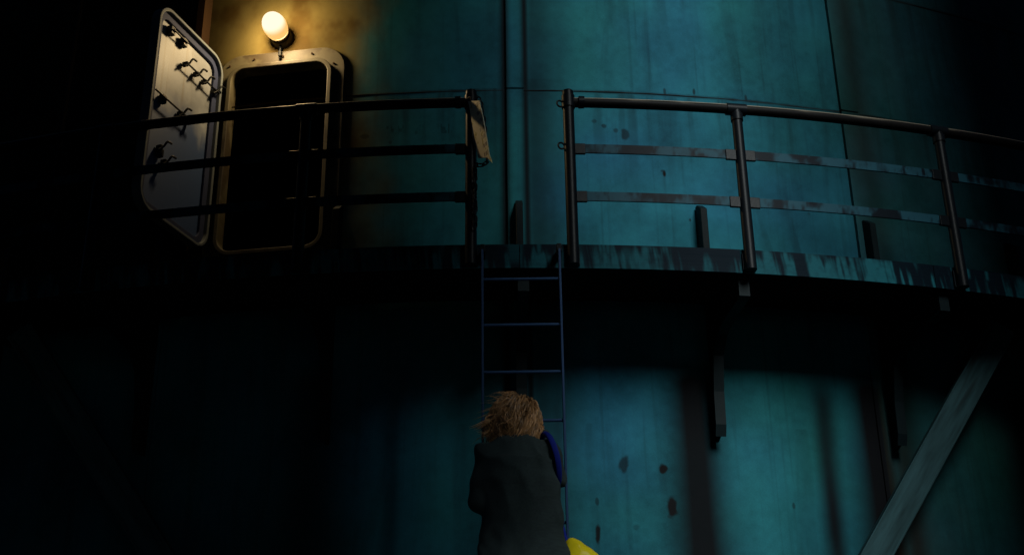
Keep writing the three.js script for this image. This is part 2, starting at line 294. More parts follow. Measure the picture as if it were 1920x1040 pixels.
/* ------------------------------------------------ the walkway */
const BR = [-27.88, -20.55, -13.22, -5.9, 1.37, 8.74, 16.05, 23.34, 30.7];
{
  const wk = thing('walkway', 'curved steel walkway round the tower above the ladder, rust-streaked rim', 'walkway');
  part('deck_plate', patch(-60, 60, -0.014, 0, R - 0.046, R - 0.046 - W - 0.004, 120, 1), M.dark, wk);
  for (let i = 0; i < 4; i++) { const a = -57.52 + i * 0 , e = [-57.52, -27.46, 1.25, 15.6, 58.6]; part('fascia', patch(e[i] + 0.012, e[i + 1] - 0.012, -0.155, 0.004, R - 0.036, 0.009, 60, 2, null, (p, h) => [(p - PH0) / (PH1 - PH0), (h + 0.155) / 0.16]), M.fascia, wk); }
  const stub = (() => { const s = new THREE.Shape(); s.moveTo(0, 0.002); s.lineTo(0.11, 0.002); s.lineTo(0.11, 0.66); s.lineTo(0.03, 0.72); s.lineTo(0, 0.72); return new THREE.ExtrudeGeometry(s, { depth: 0.042, bevelEnabled: true, bevelSize: 0.003, bevelThickness: 0.003, bevelSegments: 1 }).rotateY(-Math.PI / 2).translate(0.024, 0, 0.016); })();
  const prof = [[0.79, -0.02], [0.79, -0.27], [0.74, -0.285], [0.5, -0.295], [0.3, -0.34], [0.19, -0.45], [0.14, -0.68], [0.13, -0.9], [0.105, -0.975], [0.05, -1.0], [0.02, -1.0]];
  const web = (() => { const s = new THREE.Shape(); s.moveTo(0.02, -0.02); for (const [x, y] of prof) s.lineTo(x, y); return new THREE.ExtrudeGeometry(s, { depth: 0.016, bevelEnabled: false }).rotateY(-Math.PI / 2).translate(0.008, 0, 0); })();
  const flange = (() => { const pts = prof.slice(0, 9), s = new THREE.Shape(); pts.forEach(([x, y], i) => i ? s.lineTo(x, y) : s.moveTo(x, y)); for (let i = pts.length - 1; i >= 0; i--) s.lineTo(pts[i][0] + 0.012, pts[i][1] - 0.012); return new THREE.ExtrudeGeometry(s, { depth: 0.07, bevelEnabled: false }).rotateY(-Math.PI / 2).translate(0.035, 0, 0); })();
  for (const p of BR) {
    const b = new THREE.Group(); b.name = 'bracket'; b.position.copy(P(p, 0, W)); b.rotation.y = rad(p); wk.add(b);
    part('web', web, M.dark, b); part('flange', flange, M.bracket, b);
    const st = part('stanchion', stub, M.bracket, wk); st.position.copy(P(p, 0, W)); st.rotation.y = rad(p);
  }
}

/* ------------------------------------------------ guard railings */
function highlightTube(p0, p1, h, r, rr) { // pipe bent along the walkway's edge; the pale top edge is a painted highlight
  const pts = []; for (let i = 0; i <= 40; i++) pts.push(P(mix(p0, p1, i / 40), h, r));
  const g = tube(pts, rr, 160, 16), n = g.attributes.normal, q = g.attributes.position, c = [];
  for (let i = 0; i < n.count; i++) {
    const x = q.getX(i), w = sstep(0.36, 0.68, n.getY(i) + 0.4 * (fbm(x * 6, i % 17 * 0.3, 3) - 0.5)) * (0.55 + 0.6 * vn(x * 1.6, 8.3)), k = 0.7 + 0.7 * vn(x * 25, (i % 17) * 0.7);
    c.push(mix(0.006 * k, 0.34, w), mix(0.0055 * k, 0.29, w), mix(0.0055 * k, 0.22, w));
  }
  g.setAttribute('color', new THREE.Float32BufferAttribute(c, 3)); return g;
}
function flatBar(p0, p1, h, seed) { // flat bar, half stripped of its blue-grey paint
  return patch(p0, p1, h - 0.031, h + 0.031, R + 0.006, 0.012, Math.max(20, Math.round((p1 - p0) * 24)), 4, null, uvW, 0, (p, y) => {
    const n = fbm(p * 1.6 + seed, y * 9, 4), d = fbm(p * 9 + seed * 3, y * 20, 3), t = sstep(0.42, 0.66, n * 0.75 + d * 0.3) + (p > 14.5 && p < 16.1 ? 0.8 * sstep(0.35, 0.5, d) : 0), u = clamp(t);
    return [mix(0.002, 0.012, u), mix(0.005, 0.055, u), mix(0.009, 0.078, u)];
  });
}
function railing(name, label, posts, end, gateAt) {
  const t = thing(name, label, 'railing', undefined);
  const gate = posts[0], lo = Math.min(gate, end), hi = Math.max(gate, end), sg = Math.sign(end - gate);
  part('top_rail', highlightTube(lo, hi, 1.0, R, 0.033), M.vcol, t);
  for (const p of posts) {
    const g = p === gate, top = g ? 1.075 : 0.99, q = new THREE.Group(); q.name = 'post'; q.position.copy(P(p, 0, R + 0.004)); q.rotation.y = rad(p); t.add(q);
    part('pipe', [new THREE.CylinderGeometry(g ? 0.036 : 0.034, 0.037, top + 0.15, 18).translate(0, (top - 0.15) / 2, 0), ...(g ? [new THREE.SphereGeometry(0.037, 16, 8, 0, 6.284, 0, 1.57).scale(1, 0.5, 1).translate(0, top - 0.001, 0)] : [])], M.iron, q);
    part('collar', g ? [new THREE.CylinderGeometry(0.043, 0.043, 0.09, 18).translate(0, 1.0, 0), new THREE.CylinderGeometry(0.041, 0.041, 0.035, 16).rotateZ(Math.PI / 2).translate(sg * 0.085, 1.0, 0)] : [new THREE.CylinderGeometry(0.041, 0.041, 0.13, 18).rotateZ(Math.PI / 2).translate(0, 0.998, -0.004), new THREE.CylinderGeometry(0.041, 0.041, 0.05, 18).translate(0, 0.935, 0)], M.iron, q);
    for (const h of [0.66, 0.32]) for (const s of g ? [sg] : [-1, 1]) part('lug', box(0.075, 0.075, 0.02, s * 0.062, h - 0.005, 0.0, 0.004), M.iron, q);
    part('base_plate', [box(0.085, 0.12, 0.016, 0, -0.085, -0.03, 0.003)], M.iron, q);
    if (g) for (const h of [0.98, 0.67]) part('hook', new THREE.TorusGeometry(0.022, 0.006, 8, 16).rotateY(0.35).translate(-sg * 0.054, h, 0.012), M.iron, q);
  }
  for (const [h, s] of [[0.66, 3.1], [0.32, 8.7]]) for (let i = 0; i < posts.length; i++) {
    const a = posts[i], b = i + 1 < posts.length ? posts[i + 1] : end, x0 = Math.min(a, b) + 0.2, x1 = Math.max(a, b) - 0.2;
    part('mid_rail', flatBar(x0, x1, h, s + i * 5.3), M.vcol, t);
  }
  return t;
}
railing('railing', 'dark pipe railing in front of the open door, left of the ladder gap', [-0.33, -6.0, -13.38, -20.8, -28.2], -35);
railing('railing', 'dark pipe railing right of the ladder gap, its flat bars half stripped of paint', [2.98, 8.84, 16.52, 24.1, 31.6], 38);

/* ------------------------------------------------ knee braces below the walkway */
function brace(label, top, bot) {
  const t = thing('brace', label, 'brace', undefined), a = new THREE.Vector3(top[0], D + top[1], top[2]), b = new THREE.Vector3(bot[0], D + bot[1], bot[2]), len = a.distanceTo(b);
  t.position.copy(b);
  const y = a.clone().sub(b).normalize(), z = new THREE.Vector3(0, 0, 1), x = y.clone().cross(z).normalize(); z.crossVectors(x, y);
  t.quaternion.setFromRotationMatrix(new THREE.Matrix4().makeBasis(x, y, z));
  const body = new THREE.BoxGeometry(0.15, len, 0.012, 1, 1, 1).translate(0, len / 2, 0.05);
  part('web', body, M.beam, t);
  for (const s of [-1, 1]) part('flange', new THREE.BoxGeometry(0.014, len, 0.11).translate(s * 0.0815, len / 2, 0), M.beam, t);
  for (const k of [0, 1]) part('end_plate', box(0.26, 0.016, 0.2, 0, k ? len : 0.008, 0, 0.003), M.dark, t);
}
brace('pale diagonal steel brace under the walkway at right', [3.58, -0.16, 9.69], [0.69, -4.28, 10.08]);
brace('dark diagonal steel brace under the walkway at left', [-3.17, -0.16, 9.86], [-0.2, -4.28, 10.08]);

/* ------------------------------------------------ the ladder */
const LX0 = 0.01, LX1 = 0.475, LZ = 10.956, RUNG = 0.293;
{
  const t = thing('ladder', 'narrow blue-grey steel ladder hanging from the walkway gap to the ground', 'ladder');
  for (const x of [LX0, LX1]) { part('side_rail', box(0.014, 4.2, 0.05, x, D - 2.2, LZ, 0.004), M.ladder, t); part('side_rail_bracket', box(0.03, 0.05, 0.12, x, D - 0.07, LZ - 0.08, 0.004), M.iron, t); }
  for (let k = 0; k < 14; k++) part('rung', new THREE.CylinderGeometry(0.0095, 0.0095, LX1 - LX0 - 0.01, 12).rotateZ(Math.PI / 2).translate((LX0 + LX1) / 2, D - 0.29 - RUNG * k, LZ), M.ladder, t);
}

/* ------------------------------------------------ bulkhead lamp over the door */
{
  const t = thing('bulkhead_lamp', 'lit warm-white globe lamp on the wall above the open doorway', 'lamp');
  const p = P(-8.85, 2.2, W + 0.0); t.position.copy(p); t.rotation.y = rad(-8.85);
  part('base', [new THREE.CylinderGeometry(0.075, 0.085, 0.05, 24).rotateX(Math.PI / 2).translate(0, 0, 0.028), new THREE.CylinderGeometry(0.066, 0.066, 0.05, 24).rotateX(Math.PI / 2).translate(0, 0, 0.07), new THREE.TorusGeometry(0.07, 0.009, 8, 28).translate(0, 0, 0.088)], M.frame, t);
  const prof = []; for (let i = 0; i <= 16; i++) { const a = i / 16 * Math.PI / 2; prof.push(new THREE.Vector2(0.09 * Math.cos(a) ** 0.75, 0.17 + 0.13 * Math.sin(a))); } prof.unshift(new THREE.Vector2(0.066, 0.092), new THREE.Vector2(0.083, 0.115));
  const et = tex(8, 64, (u, v, c) => { const q = sstep(0.1, 0.5, v); c[0] = mix(0.75, 1, q); c[1] = mix(0.4, 0.84, q); c[2] = mix(0.12, 0.6, q); });
  const glow = new THREE.MeshStandardMaterial({ color: 0xffffff, emissive: 0xffffff, emissiveMap: et, emissiveIntensity: 1.3, roughness: 0.3 });
  part('globe', new THREE.LatheGeometry(prof, 28).rotateX(Math.PI / 2), glow, t);
  part('conduit', [tube([new THREE.Vector3(0, -0.07, 0.03), new THREE.Vector3(0, -0.1, 0.03), new THREE.Vector3(-0.002, -0.19, 0.022)], 0.01, 10, 8), box(0.024, 0.045, 0.03, 0, -0.15, 0.026, 0.005)], M.iron, t);
  const l = new THREE.PointLight(new THREE.Color().setRGB(1, 0.7, 0.34), 3.4, 0, 2); l.position.set(0, 0, 0.165); l.castShadow = true; l.shadow.radius = 3.5; t.add(l);
}

/* ------------------------------------------------ chain and tag at the gap */
{
  const zc = R + 0.055, path = new THREE.CatmullRomCurve3([new THREE.Vector3(-0.015, 1.0, zc), new THREE.Vector3(0.016, 0.85, zc + 0.0), new THREE.Vector3(0.03, 0.68, zc + 0.0), new THREE.Vector3(0.036, 0.53, zc + 0.005), new THREE.Vector3(0.004, 0.5, zc + 0.02), new THREE.Vector3(-0.03, 0.5, zc + 0.012), new THREE.Vector3(-0.034, 0.35, zc), new THREE.Vector3(-0.037, 0.08, zc)].map((v) => v.setY(v.y + D)));
  const t = thing('chain', 'dark link chain hanging loose from the gate post left of the ladder', 'chain');
  const link = (() => { const c = []; for (let i = 0; i < 24; i++) { const a = i / 24 * Math.PI * 2; c.push(new THREE.Vector3(0.0125 * Math.cos(a), 0.013 * Math.sin(a) + (Math.sin(a) > 0 ? 0.011 : -0.011), 0)); } return new THREE.TubeGeometry(new THREE.CatmullRomCurve3(c, true), 24, 0.0048, 6, true); })();
  const L = path.getLength(), n = Math.round(L / 0.037);
  for (let i = 0; i < n; i++) {
    const u = (i + 0.5) / n, o = part('link', link, M.iron, t); o.position.copy(path.getPointAt(u));
    o.quaternion.setFromUnitVectors(new THREE.Vector3(0, 1, 0), path.getTangentAt(u)); o.rotateY(i % 2 ? 1.35 : 0.25);
  }
  const sg = thing('hanging_tag', 'cream metal tag hanging edge-on from the gate post beside the chain', 'sign');
  sg.position.set(-0.07, D + 0.975, zc + 0.012); sg.rotation.set(0, rad(-58), 0.15, 'ZYX');
  const st = tex(128, 256, (u, v, c) => { const n = fbm(u * 8, v * 16, 4), e = sstep(0.6, 0.75, n), y = sstep(0.12, 0.02, v) * 0.8; c[0] = mix(0.86, 0.5, e); c[1] = mix(0.8, 0.42, e); c[2] = mix(0.58 - 0.3 * y, 0.08, e); const row = Math.abs(((v * 9) % 1) - 0.5) < 0.22, ink = row && u > 0.55 && u < 0.95 && v > 0.12 && v < 0.9 && fbm(u * 40, Math.floor(v * 9) * 7.7, 2) > 0.46; if (ink) { c[0] *= 0.35; c[1] *= 0.35; c[2] *= 0.4; } });
  const so = new THREE.Shape([[-0.012, 0], [0.11, -0.07], [0.118, -0.3], [0.112, -0.46], [0.126, -0.53], [0.085, -0.47], [-0.012, -0.42]].map((p) => new THREE.Vector2(...p)));   // a torn, bent metal tag
  const pl = part('plate', new THREE.ExtrudeGeometry(so, { depth: 0.003, bevelEnabled: true, bevelSize: 0.001, bevelThickness: 0.001, bevelSegments: 1 }), new THREE.MeshStandardMaterial({ map: st, roughness: 0.6 }), sg);
  { const p = pl.geometry.attributes.position, uv = pl.geometry.attributes.uv; for (let i = 0; i < p.count; i++) uv.setXY(i, (p.getX(i) + 0.012) / 0.13, (p.getY(i) + 0.53) / 0.54); }
  part('ring', new THREE.TorusGeometry(0.014, 0.003, 6, 16).translate(0.0, 0.012, 0), M.iron, sg);
}

/* ------------------------------------------------ the climber */
function surfaceNet(f, lo, hi, cell) {
  const n = [0, 1, 2].map((k) => Math.ceil((hi[k] - lo[k]) / cell) + 1), [nx, ny, nz] = n, val = new Float32Array(nx * ny * nz), id = (i, j, k) => (k * ny + j) * nx + i;
  for (let k = 0; k < nz; k++) for (let j = 0; j < ny; j++) for (let i = 0; i < nx; i++) val[id(i, j, k)] = f(lo[0] + i * cell, lo[1] + j * cell, lo[2] + k * cell);
  const vi = new Int32Array(nx * ny * nz).fill(-1), pos = [], idx = [];
  const E = [[0, 1], [2, 3], [4, 5], [6, 7], [0, 2], [1, 3], [4, 6], [5, 7], [0, 4], [1, 5], [2, 6], [3, 7]];
  for (let k = 0; k < nz - 1; k++) for (let j = 0; j < ny - 1; j++) for (let i = 0; i < nx - 1; i++) {
    const c = []; for (let q = 0; q < 8; q++) c.push(val[id(i + (q & 1), j + (q >> 1 & 1), k + (q >> 2))]);
    let m = 0, x = 0, y = 0, z = 0;
    for (const [a, b] of E) if ((c[a] < 0) !== (c[b] < 0)) { const t = c[a] / (c[a] - c[b]); x += mix(a & 1, b & 1, t); y += mix(a >> 1 & 1, b >> 1 & 1, t); z += mix(a >> 2, b >> 2, t); m++; }
    if (m) { vi[id(i, j, k)] = pos.length / 3; pos.push(lo[0] + (i + x / m) * cell, lo[1] + (j + y / m) * cell, lo[2] + (k + z / m) * cell); }
  }
  const quad = (a, b, c, d, fl) => { if (a < 0 || b < 0 || c < 0 || d < 0) return; fl ? idx.push(a, b, c, a, c, d) : idx.push(a, c, b, a, d, c); };
  for (let k = 1; k < nz - 1; k++) for (let j = 1; j < ny - 1; j++) for (let i = 1; i < nx - 1; i++) {
    const s = val[id(i, j, k)] < 0;
    if (s !== val[id(i + 1, j, k)] < 0) quad(vi[id(i, j - 1, k - 1)], vi[id(i, j, k - 1)], vi[id(i, j, k)], vi[id(i, j - 1, k)], s);
    if (s !== val[id(i, j + 1, k)] < 0) quad(vi[id(i - 1, j, k - 1)], vi[id(i - 1, j, k)], vi[id(i, j, k)], vi[id(i, j, k - 1)], s);
    if (s !== val[id(i, j, k + 1)] < 0) quad(vi[id(i - 1, j - 1, k)], vi[id(i, j - 1, k)], vi[id(i, j, k)], vi[id(i - 1, j, k)], s);
  }
  const g = new THREE.BufferGeometry(); g.setAttribute('position', new THREE.Float32BufferAttribute(pos, 3)); g.setIndex(idx); g.computeVertexNormals();
  const uv = []; for (let i = 0; i < pos.length; i += 3) uv.push(pos[i] + pos[i + 2], pos[i + 1]); g.setAttribute('uv', new THREE.Float32BufferAttribute(uv, 2));
  return g;
}
const smin = (a, b, k) => { const h = clamp(0.5 + 0.5 * (b - a) / k); return mix(b, a, h) - k * h * (1 - h); };
function cap(x, y, z, A, B, ra, rb) { // tapered capsule
  const bx = B[0] - A[0], by = B[1] - A[1], bz = B[2] - A[2], px = x - A[0], py = y - A[1], pz = z - A[2], t = clamp((px * bx + py * by + pz * bz) / (bx * bx + by * by + bz * bz));
  return Math.hypot(px - bx * t, py - by * t, pz - bz * t) - mix(ra, rb, t);
}
const ell = (x, y, z, c, r) => { const a = (x - c[0]) / r[0], b = (y - c[1]) / r[1], d = (z - c[2]) / r[2], k = Math.hypot(a, b, d); return (k - 1) * Math.min(r[0], r[1], r[2]); };
const bodyBase = new THREE.Vector3(0.205, D - 2.634 + 0.0, 11.2);   // on the rung under the feet
{
  const t = thing('person', 'person in a long dark grey-green coat climbing the ladder, seen from behind', 'person');
  t.position.copy(bodyBase);
  // heights here are above the feet; z grows towards the viewer, the ladder is at z = -0.245
  const lz = LZ - bodyBase.z, rungY = (k) => 2.634 - 0.012 - 0.29 - RUNG * k;
  const SH = 1.275, hipY = 0.86;
  const LS = [-0.17, SH - 0.075, 0.0], RS = [0.165, SH - 0.07, -0.02], LE = [-0.205, SH - 0.34, 0.0], RE = [0.205, SH - 0.17, -0.13], LH = [-0.1, rungY(4) + 0.0, lz + 0.03], RH = [0.105, rungY(3) + 0.0, lz + 0.03];
  const skin = mat(0.42, 0.24, 0.16, 0.55);
  const hem = 0.2;
  // the bare body: head, neck, hands, shins, feet in one surface under the clothes
  const headC = [0.0, SH + 0.125, -0.105];
  const hand = (x, y, z, H, side) => { // palm over the rung, four fingers curling round it, thumb below
    let d = ell(x, y, z, [H[0], H[1] + 0.012, H[2] + 0.012], [0.042, 0.022, 0.038]);
    for (let i = 0; i < 4; i++) { const fx = H[0] + (i - 1.5) * 0.021, L = [0.9, 1.05, 1, 0.8][i]; d = Math.min(d, Math.min(cap(x, y, z, [fx, H[1] + 0.018, H[2] - 0.01], [fx, H[1] + 0.012, lz - 0.022], 0.0095, 0.009), cap(x, y, z, [fx, H[1] + 0.012, lz - 0.022], [fx, H[1] - 0.02 * L, lz - 0.012], 0.009, 0.0078))); }
    d = Math.min(d, cap(x, y, z, [H[0] - side * 0.036, H[1], H[2] + 0.01], [H[0] - side * 0.03, H[1] - 0.022, lz + 0.006], 0.011, 0.0085)); return d;
  };
  const legs = (x, y, z) => Math.min(smin(cap(x, y, z, [-0.09, hipY, 0], [-0.1, 0.47, -0.07], 0.085, 0.055), cap(x, y, z, [-0.1, 0.47, -0.07], [-0.09, 0.09, -0.02], 0.052, 0.036), 0.03), smin(cap(x, y, z, [0.09, hipY, 0], [0.1, 0.6, -0.16], 0.085, 0.055), cap(x, y, z, [0.1, 0.6, -0.16], [0.09, RUNG + 0.09, -0.04], 0.052, 0.036), 0.03));
  const body = (x, y, z) => {
    let d = ell(x, y, z, headC, [0.076, 0.108, 0.094]);
    d = smin(d, ell(x, y, z, [headC[0], headC[1] - 0.045, headC[2] - 0.035], [0.056, 0.075, 0.06]), 0.03);
    d = smin(d, ell(x, y, z, [headC[0], headC[1] - 0.02, headC[2] - 0.098], [0.013, 0.024, 0.017]), 0.012);          // nose
    for (const s of [-1, 1]) { d = smin(d, ell(x, y, z, [headC[0] + s * 0.078, headC[1] - 0.008, headC[2] + 0.005], [0.012, 0.03, 0.02]), 0.01); d = Math.max(d, -ell(x, y, z, [headC[0] + s * 0.03, headC[1] + 0.006, headC[2] - 0.1], [0.016, 0.008, 0.012])); }
    d = Math.max(d, -ell(x, y, z, [headC[0], headC[1] - 0.068, headC[2] - 0.1], [0.022, 0.003, 0.01]));               // mouth
    d = smin(d, cap(x, y, z, [0, SH - 0.05, -0.02], [0, SH + 0.1, -0.07], 0.055, 0.052), 0.03);
    d = smin(d, ell(x, y, z, [0, SH - 0.25, -0.02], [0.16, 0.3, 0.09]), 0.05);
    d = smin(d, ell(x, y, z, [0, hipY, 0], [0.155, 0.17, 0.1]), 0.05);
    d = smin(d, legs(x, y, z), 0.04);
    for (const [S, E2, H, s] of [[LS, LE, LH, -1], [RS, RE, RH, 1]]) { d = smin(d, smin(cap(x, y, z, S, E2, 0.045, 0.037), cap(x, y, z, E2, [H[0], H[1] + 0.01, H[2] + 0.03], 0.037, 0.025), 0.02), 0.02); }
    return d;
  };
  const bg = surfaceNet(body, [-0.32, 0.0, -0.36], [0.32, SH + 0.3, 0.16], 0.011);
  const handGeo = [[LH, -1], [RH, 1]].map(([H, s]) => surfaceNet((x, y, z) => hand(x, y, z, H, s), [H[0] - 0.07, H[1] - 0.06, lz - 0.05], [H[0] + 0.07, H[1] + 0.06, H[2] + 0.07], 0.0032));
  part('body', [bg, ...handGeo], skin, t);
  part('trousers', surfaceNet((x, y, z) => Math.max(legs(x, y, z) - 0.014, y - hipY, 0.13 - y - (x > 0 ? -RUNG : 0)), [-0.25, 0.02, -0.36], [0.25, hipY + 0.06, 0.16], 0.014), mat(0.015, 0.016, 0.02, 0.85), t);
  const boot = (x0, y0, z0) => surfaceNet((x, y, z) => Math.max(smin(cap(x, y, z, [x0, y0 + 0.2, z0 + 0.0], [x0, y0 + 0.05, z0], 0.052, 0.046), cap(x, y, z, [x0, y0 + 0.04, z0 + 0.04], [x0, y0 + 0.035, z0 - 0.17], 0.044, 0.038), 0.03), y0 - y, y - y0 - 0.19), [x0 - 0.08, y0 - 0.03, z0 - 0.24], [x0 + 0.08, y0 + 0.25, z0 + 0.12], 0.009);
  part('boot', boot(-0.09, 0.0, -0.14), mat(0.02, 0.016, 0.014, 0.5), t); part('boot', boot(0.09, RUNG, -0.14), mat(0.02, 0.016, 0.014, 0.5), t);
  // coat: back, sleeves and flaring skirt in one surface with folds
  const fold = (x, y, z) => {
    const a = Math.atan2(x, z + 0.02);
    return 0.011 * sstep(0.95, 0.3, y) * Math.sin(a * 7 + 1.3 * Math.sin(y * 3)) + 0.065 * (Math.abs(fbm(x * 7 + y * 3.2 + 3, y * 3.6 - x * 2.5 + z * 2, 2) - 0.5) - 0.13) + 0.01 * (fbm(x * 14 + 3, y * 9 + z * 6, 2) - 0.5);
  };
  const coat = (x, y, z) => {
    let d = ell(x, y, z, [0.0, SH - 0.25, 0.005], [0.19, 0.255, 0.125]);
    for (const q of [-1, 1]) d = smin(d, cap(x, y, z, [q * 0.04, SH - 0.015, -0.02], [q * 0.15, SH - 0.07, -0.005], 0.052, 0.068), 0.04);
    // waist to hem
    const k = clamp((SH - 0.2 - y) / 0.95), rx = mix(0.2, 0.285, k ** 1.2), rz = mix(0.125, 0.19, k), cx = 0.012 + 0.03 * k;
    const sk = Math.max((Math.hypot((x - cx) / rx, (z - 0.005) / rz) - 1) * rz, y - (SH - 0.12), hem - y);
    d = smin(d, sk, 0.05);
    d = smin(d, smin(cap(x, y, z, LS, LE, 0.074, 0.054), cap(x, y, z, LE, [LH[0], LH[1] + 0.02, LH[2] + 0.08], 0.054, 0.042), 0.03), 0.028);
    d = smin(d, smin(cap(x, y, z, RS, RE, 0.076, 0.058), cap(x, y, z, RE, [RH[0], RH[1] + 0.02, RH[2] + 0.08], 0.058, 0.042), 0.03), 0.022);
    d = Math.max(d, -cap(x, y, z, [0, SH + 0.2, -0.1], [0, SH - 0.0, -0.04], 0.085, 0.06));
    d = d + fold(x, y, z) - 0.0025 * Math.exp(-(((x - 0.005) / 0.006) ** 2)) * (z > 0.05 ? -1 : 0);
    return d;
  };
  const ct = tex(256, 256, (u, v, c) => { const n = fbm(u * 90, v * 90, 2), m = fbm(u * 7, v * 7, 3), k = 0.75 + 0.5 * n + 0.4 * (m - 0.5); c[0] = 0.028 * k; c[1] = 0.046 * k; c[2] = 0.047 * k; });
  ct.wrapS = ct.wrapT = THREE.RepeatWrapping; ct.repeat.set(2, 2);
  part('coat', surfaceNet(coat, [-0.36, hem - 0.03, -0.3], [0.38, SH + 0.09, 0.26], 0.0095), new THREE.MeshStandardMaterial({ map: ct, roughness: 0.95, bumpMap: ct, bumpScale: 0.0015 }), t, 'long dark grey-green coat');
  part('collar', new THREE.TorusGeometry(0.083, 0.022, 10, 30).scale(1.05, 0.9, 1.6).rotateX(Math.PI / 2 + 0.25).translate(0, SH + 0.015, -0.045), new THREE.MeshStandardMaterial({ map: ct, roughness: 0.95 }), t);
  // hair: a full, windblown mop of many wavy locks
  const hr = mulberry(5), geos = [];
  const hc = new THREE.Vector3(-0.012, headC[1] + 0.016, headC[2] + 0.015);
  const lock = (start, dirs, r0, tone) => {
    const c = new THREE.CatmullRomCurve3(dirs), n = 16, rs = 5, g = new THREE.TubeGeometry(c, n, r0, rs), p = g.attributes.position, col = [];
    for (let i = 0; i <= n; i++) { const q = c.getPointAt(i / n), s = (i < n * 0.55 ? 1 : mix(1, 0.12, (i / n - 0.55) / 0.45)); for (let j = 0; j <= rs; j++) { const k = i * (rs + 1) + j; p.setXYZ(k, q.x + (p.getX(k) - q.x) * s, q.y + (p.getY(k) - q.y) * s, q.z + (p.getZ(k) - q.z) * s); const v = tone * (0.75 + 0.5 * i / n); col.push(0.62 * v, 0.33 * v, 0.14 * v); } }
    g.setAttribute('color', new THREE.Float32BufferAttribute(col, 3)); g.computeVertexNormals(); geos.push(g);
  };
  const A3 = [0.12, 0.138, 0.13];
  const scalp = surfaceNet((x, y, z) => ell(x, y, z, [hc.x, hc.y - 0.005, hc.z], [0.108, 0.122, 0.116]) + 0.007 * Math.sin(Math.atan2(x - hc.x, z - hc.z) * 16 + y * 30), [hc.x - 0.15, hc.y - 0.16, hc.z - 0.15], [hc.x + 0.15, hc.y + 0.16, hc.z + 0.15], 0.009);
  { const c = []; for (let i = 0; i < scalp.attributes.position.count; i++) c.push(0.12, 0.068, 0.03); scalp.setAttribute('color', new THREE.Float32BufferAttribute(c, 3)); geos.push(scalp); }
  for (let i = 0; i < 1050; i++) {
    const a = hr() * Math.PI * 2, e = Math.acos(1 - hr() * 1.2), dir = new THREE.Vector3(Math.sin(e) * Math.sin(a), Math.cos(e), Math.sin(e) * Math.cos(a));
    if (dir.z < -0.6 && dir.y < 0.4) continue;
    const clump = fbm(dir.x * 3 + 9, dir.y * 3 + dir.z * 3, 3), len = mix(0.14, 0.29, hr()), wind = mix(0.15, 0.6, clump) + (dir.x < 0 ? 0.35 : 0), lift = 0.96 + 0.26 * clump + 0.06 * hr(), ph = clump * 22 + hr(), fr = mix(0.9, 1.4, clump), amp = mix(0.014, 0.03, clump), pts = [];
    let q = new THREE.Vector3(hc.x + dir.x * A3[0], hc.y + dir.y * A3[1], hc.z + dir.z * A3[2]);
    for (let k = 0; k <= 8; k++) {
      const nx = (q.x - hc.x) / A3[0], ny = (q.y - hc.y) / A3[1], nz = (q.z - hc.z) / A3[2], nl = Math.hypot(nx, ny, nz) || 1;
      const N = new THREE.Vector3(nx / A3[0], ny / A3[1], nz / A3[2]).normalize();
      const tgt = q.y > hc.y - 0.03 ? lift : lift * mix(1, 0.86, clamp((hc.y - 0.03 - q.y) / 0.1)), w = amp * Math.sin(ph + k * fr);
      pts.push(new THREE.Vector3(q.x + 0.5 * w, q.y + 0.4 * w, q.z + 0.4 * w));
      const v = new THREE.Vector3(-0.75 * wind, -0.8, 0.05); v.addScaledVector(N, -v.dot(N)).normalize();
      q = q.clone().addScaledVector(v, len / 8);
      const x2 = (q.x - hc.x) / A3[0], y2 = (q.y - hc.y) / A3[1], z2 = (q.z - hc.z) / A3[2], low = y2 < -0.2, l2 = low ? Math.hypot(x2, z2, -0.2) : Math.hypot(x2, y2, z2), sc = tgt / l2;
      q.set(hc.x + x2 * sc * A3[0], low ? q.y : hc.y + y2 * sc * A3[1], hc.z + z2 * sc * A3[2]);
    }
    lock(null, pts, mix(0.0022, 0.006, hr()), mix(0.05, 1.35, clump * 0.55 + 0.45 * hr() ** 1.6));
  }
  for (let i = 0; i < 210; i++) { // looser outer locks, hanging over the collar
    const a = mix(-2.0, 2.0, hr()), x0 = Math.sin(a), z0 = Math.cos(a), y0 = mix(-0.35, 0.75, hr()), rr = Math.sqrt(Math.max(0.05, 1 - y0 * y0)), len = mix(0.1, 0.19, hr()) * (y0 > 0.3 ? 1.2 : 1), ph = hr() * 6.3, amp = mix(0.01, 0.03, hr()), wind = (x0 < 0.2 ? mix(0.1, 0.6, hr()) : mix(0.05, 0.4, hr())), pts = [];
    for (let k = 0; k <= 8; k++) {
      const u = k / 8, y = hc.y + y0 * A3[1] - len * u, t2 = clamp((y - hc.y) / A3[1], -1, 1), r2 = t2 > 0 ? Math.sqrt(1 - t2 * t2 * 0.98) : 1 + 0.1 * t2, o = 0.99 + 0.07 * Math.sin(ph + u * 3);
      pts.push(new THREE.Vector3(hc.x + x0 * A3[0] * r2 * o - wind * len * u * u + amp * Math.sin(ph + u * 8.5), Math.max(y, SH - 0.03 + 0.02 * u), hc.z + z0 * A3[2] * r2 * o + amp * Math.cos(ph * 1.3 + u * 6)));
    }
    lock(null, pts, mix(0.002, 0.006, hr()), mix(0.2, 1.2, hr() ** 1.5));
  }
